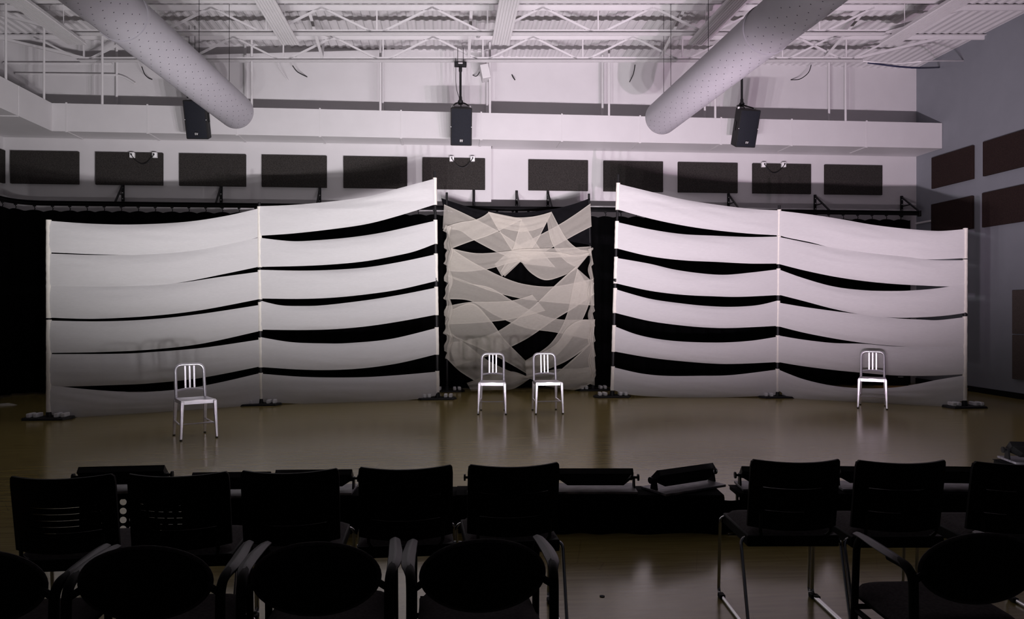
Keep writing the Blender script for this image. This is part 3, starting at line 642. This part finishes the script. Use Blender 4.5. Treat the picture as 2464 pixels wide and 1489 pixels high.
# ================================================================= ALUMINIUM STAGE CHAIRS
def stage_chair():
    t = thing('metal_chair', 'aluminium chair', 'chair', (0, 0, 0), 0, 'brushed aluminium slat-back chairs on stage')
    rows = []
    for j in range(11):
        v = j / 10; y = -.205 + .41 * v; hw = .196 - .012 * v; row = []
        for i in range(13):
            u = i / 12 * 2 - 1
            dish = -.018 * max(0, 1 - (u / .85) ** 2) * max(0, 1 - ((v - .52) / .5) ** 2) + (.006 * max(0, 1 - (u / .35) ** 2) if v < .2 else 0)
            row.append((u * hw, y, .462 + dish))
        rows.append(row)
    m = MB(); m.grid(rows)
    edge = rows[0] + [r[-1] for r in rows[1:]] + rows[-1][-2::-1] + [r[0] for r in rows[-2:0:-1]]
    m.add([Vector(p) for p in edge] + [Vector((p[0] * 1.0, p[1], .418)) for p in edge], [(i, (i + 1) % len(edge), (i + 1) % len(edge) + len(edge), i + len(edge)) for i in range(len(edge))])
    m.build('seat', M_ALU, t, smooth=35)
    hp = arc_path([(-.168, .185, .44), (-.165, .255, .858), (.165, .255, .858), (.168, .185, .44)], .085, 8)
    h = MB(); h.tube(hp, .019, 8, flat=(1.0, .85)); h.build('back_frame', M_ALU, t, smooth=60)
    for x in (-.052, 0, .052):
        MB().beam((x, .222, .565), (x, .252, .848), .024, .010, up=(0, 1, 0)).build('back_slat', M_ALU, t, bevel=.003)
    rp_ = [(-.166 + .332 * i / 10, .204 + .022 * math.sin(math.pi * i / 10), .545 + .018 * math.sin(math.pi * i / 10)) for i in range(11)]
    MB().tube(rp_, .014, 8).build('lower_back_rail', M_ALU, t)
    for sx in (-1, 1):
        for (x0, y0, x1, y1, nm) in ((.185, -.195, .202, -.215, 'f'), (.172, .19, .18, .245, 'r')):
            l = MB(); zt = .455 if nm == 'f' else .44
            a, b = .021, .015
            T = [(sx * x0 + dx * a, y0 + dy * a, zt) for dx, dy in ((-1, -1), (1, -1), (1, 1), (-1, 1))]
            Bt = [(sx * x1 + dx * b, y1 + dy * b, .012) for dx, dy in ((-1, -1), (1, -1), (1, 1), (-1, 1))]
            lg = l.hexa(Bt, T).build('leg', M_ALU, t, bevel=.006)
            MB().tube([(sx * x1, y1, 0), (sx * x1, y1, .014)], .015, 10).build('foot_cap', M_RUBB, lg)
        MB().tube([(sx * .194, -.205, .165), (sx * .177, .225, .185)], .010, 8).build('side_stretcher', M_ALU, t)
    MB().tube([(-.19, -.10, .172), (.19, -.10, .172)], .010, 8).build('cross_stretcher', M_ALU, t)
    return t
ch = stage_chair()
SCH = [((1184, 997), R(-5), 'aluminium slat-back chair in front of the sheer backdrop, left of the centre pair'),
       ((1322, 996), R(2), 'aluminium slat-back chair in front of the sheer backdrop, right of the centre pair'),
       ((479, 1056.5), R(31), 'aluminium slat-back chair standing alone at stage left of photo, turned rightwards'),
       ((2099, 983.5), R(-31), 'aluminium slat-back chair standing alone at right, close to the white strips')]
for k, (g, rz, lb) in enumerate(SCH):
    o = ch if k == 0 else dup(ch, (0, 0, 0))
    fm = onG(*g); fdir = Vector((math.sin(rz), -math.cos(rz), 0))
    o.location = fm - fdir * .215; o.rotation_euler = (0, 0, rz); o['label'] = lb

# ================================================================= FLOOR WASH LIGHTS on low benches
BZ = .248
def wash_light(lit_col):
    t = thing('wash_light', 'black floor wash light', 'stage light', (0, 0, 0), 0, 'black wash lights on the low benches')
    MB().box((0, 0, .009), (.57, .27, .018)).build('base_board', M_BOARD, t, bevel=.004)
    for sx in (-1, 1):
        u = MB(); u.hexa([(sx * .276 - .006, -.035, .02), (sx * .276 + .006, -.035, .02), (sx * .276 + .006, .035, .02), (sx * .276 - .006, .035, .02)], [(sx * .276 - .006, -.02, .10), (sx * .276 + .006, -.02, .10), (sx * .276 + .006, .02, .10), (sx * .276 - .006, .02, .10)])
        br = u.build('yoke_bracket', M_BLACK, t)
        k = MB(); k.tube([(sx * .28, 0, .088), (sx * .303, 0, .088)], .009, 8); k.tube([(sx * .301, 0, .088), (sx * .302, 0, .088), (sx * .314, 0, .088), (sx * .315, 0, .088)], [.012, .024, .024, .014], 10); k.build('clamp_knob', M_BLACK, t)
    hd = MB(); el = R(42); ny = math.sin(el); nz = math.cos(el)           # face looks up and toward the stage
    Nn = Vector((0, ny, nz)); Tt = Vector((0, -nz, ny)); c = Vector((0, 0, .11))
    def W(x, tt, nn): return c + Vector((x, 0, 0)) + Tt * tt + Nn * nn
    def fr(w_, h_, n_): return [W(-w_, -h_, n_), W(w_, -h_, n_), W(w_, h_, n_), W(-w_, h_, n_)]
    b = MB(); b.hexa(fr(.20, .028, -.074), fr(.262, .042, -.016)); b.build('reflector_housing', M_BLACKM, t, bevel=.004)
    b = MB()
    for (x0, x1, t0, t1) in ((-.268, .268, .039, .046), (-.268, .268, -.046, -.039), (-.268, -.256, -.046, .046), (.256, .268, -.046, .046)):
        b.hexa([W(x0, t0, -.022), W(x1, t0, -.022), W(x1, t1, -.022), W(x0, t1, -.022)], [W(x0, t0, .022), W(x1, t0, .022), W(x1, t1, .022), W(x0, t1, .022)])
    b.build('face_frame', M_BLACK, t, smooth=0)
    b = MB(); b.hexa(fr(.256, .04, -.014), fr(.256, .04, -.01)); b.build('lens', M_LENS, t, smooth=0)
    return t
def add_lamp(t, colr, yaw, power, elev, wide):
    ld = bpy.data.lights.new('lamp_light', 'SPOT'); ld.energy = power; ld.color = colr; ld.spot_size = R(LAMP_CONE); ld.spot_blend = 1.0; ld.shadow_soft_size = .05
    lo = bpy.data.objects.new('lamp_light', ld); COL.objects.link(lo); lo.parent = t
    lo.location = (0, .06, .18); lo.rotation_euler = (R(90 + elev), 0, yaw); lo.scale = (wide, 1, 1)   # wide linear beam
WHT, PNK, ROSE = (1.0, 0.96, 0.985), (1.0, 0.84, 0.97), (1.0, 0.73, 0.94)
WL = [ # centre px, py of base board, camera depth, yaw, colour, lit power factor, aim yaw, label
 (296, 1186, 5.0, R(7), WHT, .4, R(20), 'black wash light raised highest at far left, on the perforated bench'),
 (560, 1196, 5.32, R(3), WHT, .75, R(14), 'black wash light seen between the second and third audience chairs'),
 (757, 1194, 5.4, R(2), WHT, 1.2, R(12), 'black wash light behind the third audience chair, knob at its right'),
 (1222, 1192, 5.44, 0, WHT, 1.4, R(18), 'black wash light behind the fifth audience chair, knob at its left'),
 (1432, 1188, 5.44, 0, PNK, 1.2, R(2), 'black wash light standing level right of the fifth audience chair'),
 (1645, 1183, 5.5, R(30), WHT, 1.2, R(-28), 'black wash light turned askew at the right end of the middle bench'),
 (1873, 1183, 5.5, R(-3), WHT, 1.5, R(-10), 'black wash light behind the sixth audience chair, knob at its left'),
 (2110, 1183, 5.5, R(-4), ROSE, 2.3, R(-8), 'black wash light behind the seventh audience chair'),
 (2322, 1180, 5.5, R(-4), ROSE, .35, R(4), 'black wash light seen between the two rightmost audience chairs'),
 (2515, 1120, 5.9, R(-6), ROSE, .08, R(6), 'black wash light cut by the right photo edge')]
w0 = None
for k, (px, py, Z, rz, colr, pw, ay, lb) in enumerate(WL):
    t = wash_light(colr) if w0 is None else None
    if w0 is None: w0 = t
    else: t = dup(w0, (0, 0, 0))
    p = at(px, py, Z); z = BZ + .006 if k not in (9,) else .36
    if k == 0: z = .362
    t.location = (p.x, p.y, z); t.rotation_euler = (0, 0, rz - YAW); t['label'] = lb
    WL[k] = (t, colr, pw, ay)
for k, (t, colr, pw, ay) in enumerate(WL): add_lamp(t, colr, ay, LAMP_POWER * pw, LAMP_ELEV + (2, 3, 2, 2, 0, 0, 0, 0, 0, 0)[k], (1.5, 1.6, 1.7, 2.1, 2.3, 2.2, 2.0, 1.6, 1.6, 1.6)[k])
# benches
def low_bench(label, pxa, pxb, Z, ztop, droop=0):
    a = at(pxa, CY, Z); b = at(pxb, CY, Z); a.z = b.z = 0; L = (b - a).length; c = (a + b) / 2
    t = thing('draped_bench', label, 'bench', c, -YAW, 'low benches hung with black cloth')
    MB().box((0, .14, ztop - .02), (L, .27, .028)).build('top_board', M_BLACKM, t, bevel=.004)
    for sx in (-1, 1):
        for y in (.03, .25): MB().tube([(sx * (L / 2 - .05), y, 0), (sx * (L / 2 - .05), y, ztop - .03)], .012, 8).build('leg', M_CHROME, t)
    n = 90; rows = []
    prof = [(.27, ztop + .001), (.14, ztop + .002), (.0, ztop + .001), (-.012, ztop - .012), (-.014, ztop - .1), (-.018, ztop - .2), (-.022, .0), (-.05, .0012)]
    for j, (y, z) in enumerate(prof):
        row = []
        for i in range(n + 1):
            x = -L / 2 - .012 + (L + .024) * i / n; f = max(0, min(j, 6) - 3) / 3
            zz = z
            if droop and x > L / 2 - .02: zz = z
            row.append((x, y - .018 * f * (1 + math.sin(x * 17 + 1.5 * math.sin(x * 5))) , zz))
        rows.append(row)
    MB().grid(rows).build('cloth', M_CLOTHB, t, solid=.003)
    return t
low_bench('low bench hung with black cloth, behind the third to fifth audience chairs', 452, 1092, 5.28, BZ)
low_bench('low bench hung with black cloth, in the gap of the audience row', 1098, 1738, 5.3, BZ)
low_bench('low bench hung with black cloth, behind the right audience chairs', 1782, 2440, 5.34, BZ)
low_bench('low box hung with black cloth at the right photo edge', 2446, 2700, 5.75, .355)
# loose cloth sagging between two benches
a = at(1705, CY, 5.26); b = at(1815, CY, 5.3); rows = []
for j in range(8):
    v = j / 7; row = []
    for i in range(21):
        u = i / 20; p = a.lerp(b, u); zt = BZ + .006 - .035 * math.sin(math.pi * u) ** 1.0
        row.append((p.x, p.y - .01 - .02 * v * (1 + math.sin(u * 11)), zt * (1 - v) + .0 * v))
    rows.append(row)
tag(MB().grid(rows).build('black_cloth', M_CLOTHB, off=a, solid=.003), 'black cloth sagging across the gap between the middle and right benches', 'cloth')
# perforated bench at left
a = at(190, CY, 4.84); b = at(446, CY, 4.94); a.z = b.z = 0; L = (b - a).length; cc = (a + b) / 2; ang = math.atan2(b.y - a.y, b.x - a.x); ht = .355
pf = thing('perforated_bench', 'black bench with round holes seen between the first two audience chairs', 'bench', cc, ang)
MB().box((0, .14, ht - .015), (L, .28, .03)).build('top_board', M_BLACKM, pf, bevel=.004)
for sx in (-1, 1): MB().box((sx * (L / 2 - .01), .14, (ht - .03) / 2), (.02, .27, ht - .03)).build('end_panel', M_BLACKM, pf)
fp = MB(); st = .0575; nx = int(L / st); x0 = -nx * st / 2; nz_ = 5
for i in range(nx):
    for j in range(nz_):
        cx, cz = x0 + (i + .5) * st, ht - .03 - nz_ * st + (j + .5) * st + .012
        sq = []; ci = []
        for q in range(16):
            an = 2 * math.pi * q / 16 + math.pi / 16; ci.append((cx + 0.0215 * math.cos(an), 0, cz + .0215 * math.sin(an)))
            k_ = (st / 2) / max(abs(math.cos(an)), abs(math.sin(an))); sq.append((cx + k_ * math.cos(an), 0, cz + k_ * math.sin(an)))
        fp.add(sq + ci, [(q, (q + 1) % 16, (q + 1) % 16 + 16, q + 16) for q in range(16)])
        an = [(cx + sx * st / 2, 0, cz + sz * st / 2) for sx, sz in ((1, 1), (-1, 1), (-1, -1), (1, -1))]
        for e, (s0, s1) in zip(an, ((1, 2), (5, 6), (9, 10), (13, 14))): fp.add([sq[s0], sq[s1], e], [(0, 1, 2)])
MB().box((0, .0, .015 + .0), (L, .006, .03)).build('kick_strip', M_BLACKM, pf, smooth=0)
fp.build('perforated_front', M_BLACKM, pf, solid=.004, smooth=0)
MB().box((0, .005, .016), (L, .02, .032)).build('bottom_rail', M_BLACKM, pf)

# ================================================================= AUDIENCE: slotted-back chairs
def slot_chair():
    t = thing('stacking_chair', 'black chair', 'chair', (0, 0, 0), 0, 'black slot-back audience chairs')
    xs_ = [-.225, -.215, -.195, -.168] + [-.168 + .336 * i / 14 for i in range(1, 14)] + [.168, .195, .215, .225]
    zs = [.462, .475, .52]
    for k in range(5): zs += [.552 + .0285 * k, .5575 + .0285 * k]
    zs += [.71, .76, .79, .80]
    def pos(x, z, f):
        tz = (z - .47) / .33; hw = 1.0
        xx = x * hw * .965; z += .018
        if z > .803 and abs(x) > .2: xx *= .985
        return Vector((xx, .0 + .075 * (xx / .225) ** 2 - .055 * tz + (0 if f else .016), z - (.012 if (z > .813 and abs(x) > .22) else 0) + (.006 * (abs(x) / .225) ** 2)))
    m = MB(); nx, nz = len(xs_), len(zs)
    hole = lambda i, j: (3 <= j <= 12 and (j - 3) % 2 == 0 and 3 <= i < nx - 4)
    for f in (True, False):
        base = [pos(x, z, f) for z in zs for x in xs_]
        m.add(base, [(j * nx + i, j * nx + i + 1, (j + 1) * nx + i + 1, (j + 1) * nx + i) for j in range(nz - 1) for i in range(nx - 1) if not hole(i, j)])
    nv = nx * nz; fs = []
    for i in range(nx - 1): fs += [(i, i + 1, nv + i + 1, nv + i), ((nz - 1) * nx + i, (nz - 1) * nx + i + 1, nv + (nz - 1) * nx + i + 1, nv + (nz - 1) * nx + i)]
    for j in range(nz - 1): fs += [(j * nx, (j + 1) * nx, nv + (j + 1) * nx, nv + j * nx), (j * nx + nx - 1, (j + 1) * nx + nx - 1, nv + (j + 1) * nx + nx - 1, nv + j * nx + nx - 1)]
    b0 = len(m.v) - 2 * nv; m.f += [tuple(q + b0 for q in f_) for f_ in fs]; m.mi += [0] * len(fs)
    m.build('backrest', M_PLAST, t, smooth=50)
    sh = MB(); sh.box((0, .255, .418), (.45, .42, .056)); sh.build('seat_shell', M_PLAST, t, bevel=.008)
    pd = MB(); rows = []
    for j in range(13):
        v = j / 12; row = []
        for i in range(15):
            u = i / 14 * 2 - 1; e = (1 - abs(u) ** 6) * (1 - abs(2 * v - 1) ** 6)
            row.append((u * .218, .055 + .405 * v, .445 + .034 * max(0, e) ** .5 - .012 * max(0, 1 - u * u) * math.sin(math.pi * v)))
        rows.append(row)
    pd.grid(rows).build('seat_pad', M_SEATF, t)
    for sx in (-1, 1):
        x = sx * .245
        fp_ = arc_path([(sx * .17, .09, .425), (x, .09, .425), (x - 0, -.04, .012), (x, .475, .012), (x, .445, .43), (sx * .17, .445, .425)], .035, 5)
        MB().tube(fp_, .0085, 8).build('sled_leg', M_CHROME, t)
        MB().tube([(sx * .16, .10, .43), (sx * .16, .04, .45), (sx * .17, .02, .475), (sx * .17, .012, .56)], .008, 8).build('back_support', M_BLACK, t)
        MB().box((x, .42, .012), (.03, .05, .024)).build('glide', M_RUBB, t, bevel=.004)
    MB().tube([(-.245, .30, .374), (.245, .30, .374)], .008, 8).build('cross_rod', M_CHROME, t)
    return t
RC = [(130, 1146, 3.252, R(1.5), 'leftmost'), (415, 1143, 3.300, R(1.5), 'second from left'), (690, 1140, 3.367, R(1.5), 'third from left'), (975, 1136, 3.444, R(2), 'fourth from left'),
      (1241, 1129, 3.502, R(2.5), 'fifth from left, beside the gap'), (1931, 1113, 3.60, R(-4.5), 'first right of the gap'), (2190, 1114, 3.58, R(-4.5), 'second right of the gap'), (2478, 1116, 3.55, R(-4.5), 'cut by the right photo edge')]
sc0 = None
for k, (px, py, Z, rz, w_) in enumerate(RC):
    if sc0 is None: sc0 = o = slot_chair()
    else: o = dup(sc0, (0, 0, 0))
    p = at(px, py, Z); o.location = (p.x, p.y + .055, 0); o.rotation_euler = (0, 0, rz)
    o['label'] = 'black slot-back stacking chair, %s in the front audience row' % w_

# ================================================================= AUDIENCE: oval-back armchairs
def arm_chair():
    t = thing('oval_back_armchair', 'armchair', 'chair', (0, 0, 0), 0, 'black oval-back armchairs in the nearest row')
    rows = []; a, b = .205, .122
    m = MB(); n = 40; rings = []
    for (s, y) in ((.0, -.03), (.5, -.029), (.8, -.024), (.95, -.012), (1, .0), (.95, .012), (.8, .024), (.4, .03), (.0, .031)):
        ring = []
        for k in range(n):
            an = 2 * math.pi * k / n; x = a * s * math.cos(an); z = b * s * math.sin(an)
            ring.append((x, y + .25 * x * x * 1.6 - .16 * z, .66 + z))
        rings.append(ring)
    m.add([p for r in rings for p in r], [(i * n + k, i * n + (k + 1) % n, (i + 1) * n + (k + 1) % n, (i + 1) * n + k) for i in range(len(rings) - 1) for k in range(n)])
    m.build('backrest', M_PLAST, t, smooth=60)
    MB().tube([(a * 1.0 * math.cos(2 * math.pi * k / 48), .25 * 1.6 * (a * math.cos(2 * math.pi * k / 48)) ** 2 - .16 * b * math.sin(2 * math.pi * k / 48), .66 + b * math.sin(2 * math.pi * k / 48)) for k in range(48)], .008, 8, closed=True).build('back_piping', M_SEATF, t)
    rows = []
    for j in range(13):
        v = j / 12; row = []
        for i in range(15):
            u = i / 14 * 2 - 1; e = (1 - abs(u) ** 6) * (1 - abs(2 * v - 1) ** 6); row.append((u * .225 * (1 - .06 * v), .06 + .44 * v, .415 + .045 * max(0, e) ** .5))
        rows.append(row)
    MB().grid(rows).build('seat', M_SEATF, t)
    MB().box((0, .28, .405), (.43, .42, .02)).build('seat_pan', M_PLAST, t, bevel=.006)
    for sx in (-1, 1):
        x = sx * .238
        rearp = arc_path([(x, -.01, 0), (x, .0, .662), (x * 1.05, .13, .664)], .07, 7)
        MB().tube(rearp, .0165, 10).build('rear_leg', M_PLAST, t)
        ap = [Vector(q) for q in ((x * 1.015, .035, .655), (x * 1.03, .06, .666), (x * 1.05, .10, .671), (x * 1.05, .2, .673), (x * 1.02, .32, .672), (x * 1.0, .40, .666))]
        MB().tube(smooth_poly(ap, 14), [.018, .022, .025, .027, .028, .028, .028, .028, .027, .026, .025, .024, .023, .018], 4, flat=(1, .45), upv=(0, 0, 1)).build('armrest', M_ARM, t, bevel=.005)
        MB().tube(arc_path([(x, .44, 0), (x * .99, .40, .62), (x * 1.0, .36, .664)], .05, 5), .014, 10).build('front_leg', M_PLAST, t)
        MB().tube([(x * .98, .0, .36), (x * .98, .41, .36)], .011, 8).build('side_rail', M_PLAST, t)
        MB().tube([(x, .0, .62), (sx * .19, .005, .65)], .012, 8).build('back_bracket', M_PLAST, t)
        for y in (-.01, .44): MB().tube([(x, y, 0), (x, y, .015)], .019, 10).build('foot_cap', M_RUBB, t)
    for y in (.02, .42): MB().tube([(-.23, y, .37), (.23, y, .37)], .011, 8).build('cross_rail', M_PLAST, t)
    return t
AC = [(-60, 1440, 2.42, R(1), 'cut by the left photo edge'), (347, 1416, 2.46, R(1), 'second from left'), (760, 1404, 2.50, R(1), 'third from left'), (1163, 1394, 2.53, R(1.5), 'fourth from left'), (2362, 1371, 2.60, R(-3), 'at the right photo edge')]
ac0 = None
for k, (px, py, Z, rz, w_) in enumerate(AC):
    if ac0 is None: ac0 = o = arm_chair()
    else: o = dup(ac0, (0, 0, 0))
    p = at(px, py, Z); o.location = (p.x, p.y, 0); o.rotation_euler = (0, 0, rz)
    o['label'] = 'black oval-back armchair, %s in the nearest audience row' % w_

# ================================================================= SMALL THINGS ON THE FLOOR
p = onG(8, 975); pts = [(-.35, -.06), (-.1, -.09), (.16, -.05), (.2, .03), (.05, .09), (-.3, .07)]
m = MB(); m.add([(x, y, .001) for x, y in pts] + [(x * .8, y * .8, .018 + .012 * math.sin(i * 2)) for i, (x, y) in enumerate(pts)] , [(5, 4, 3, 2, 1, 0), (6, 7, 8, 9, 10, 11)] + [(i, (i + 1) % 6, (i + 1) % 6 + 6, i + 6) for i in range(6)])
o = m.build('crumpled_cloth', M_PAPER); o.location = p; tag(o, 'pale crumpled cloth lying on the floor at the left photo edge', 'cloth')
p = onG(2166, 931)
t = thing('equipment_case', 'small black equipment case on the floor behind the lower right white strips', 'case', p, R(-10))
MB().box((0, .15, .13), (.32, .3, .26)).build('case_body', M_BLACKM, t, bevel=.01)
MB().tube([(-.05, 0, .2), (-.05, -.02, .2), (.05, -.02, .2), (.05, 0, .2)], .008, 8).build('handle', M_CHROME, t)
p = onG(1449, 1435); o = MB().tube([(0, 0, 0), (0, 0, .004)], .014, 12).build('floor_cap', M_RUBB); o.location = p; tag(o, 'small dark round cap on the floor in the audience gap', 'floor cap')

a = at(2128, CY, 13.3); b = at(2330, CY, 13.3); a.z = b.z = 0; c = (a + b) / 2
t = thing('wooden_platform', 'golden-brown wooden platform on the floor behind the lower right white strips', 'platform', c, -YAW)
MB().box((0, .2, .15), ((b - a).length, .4, .02)).build('top_board', M_GOLD, t, bevel=.004)
MB().box((0, .01, .07), ((b - a).length - .02, .02, .14)).build('front_board', M_GOLD, t, bevel=.004)
for sx in (-1, 1): MB().box((sx * ((b - a).length / 2 - .03), .2, .07), (.04, .36, .14)).build('side_board', M_GOLD, t, bevel=.004)
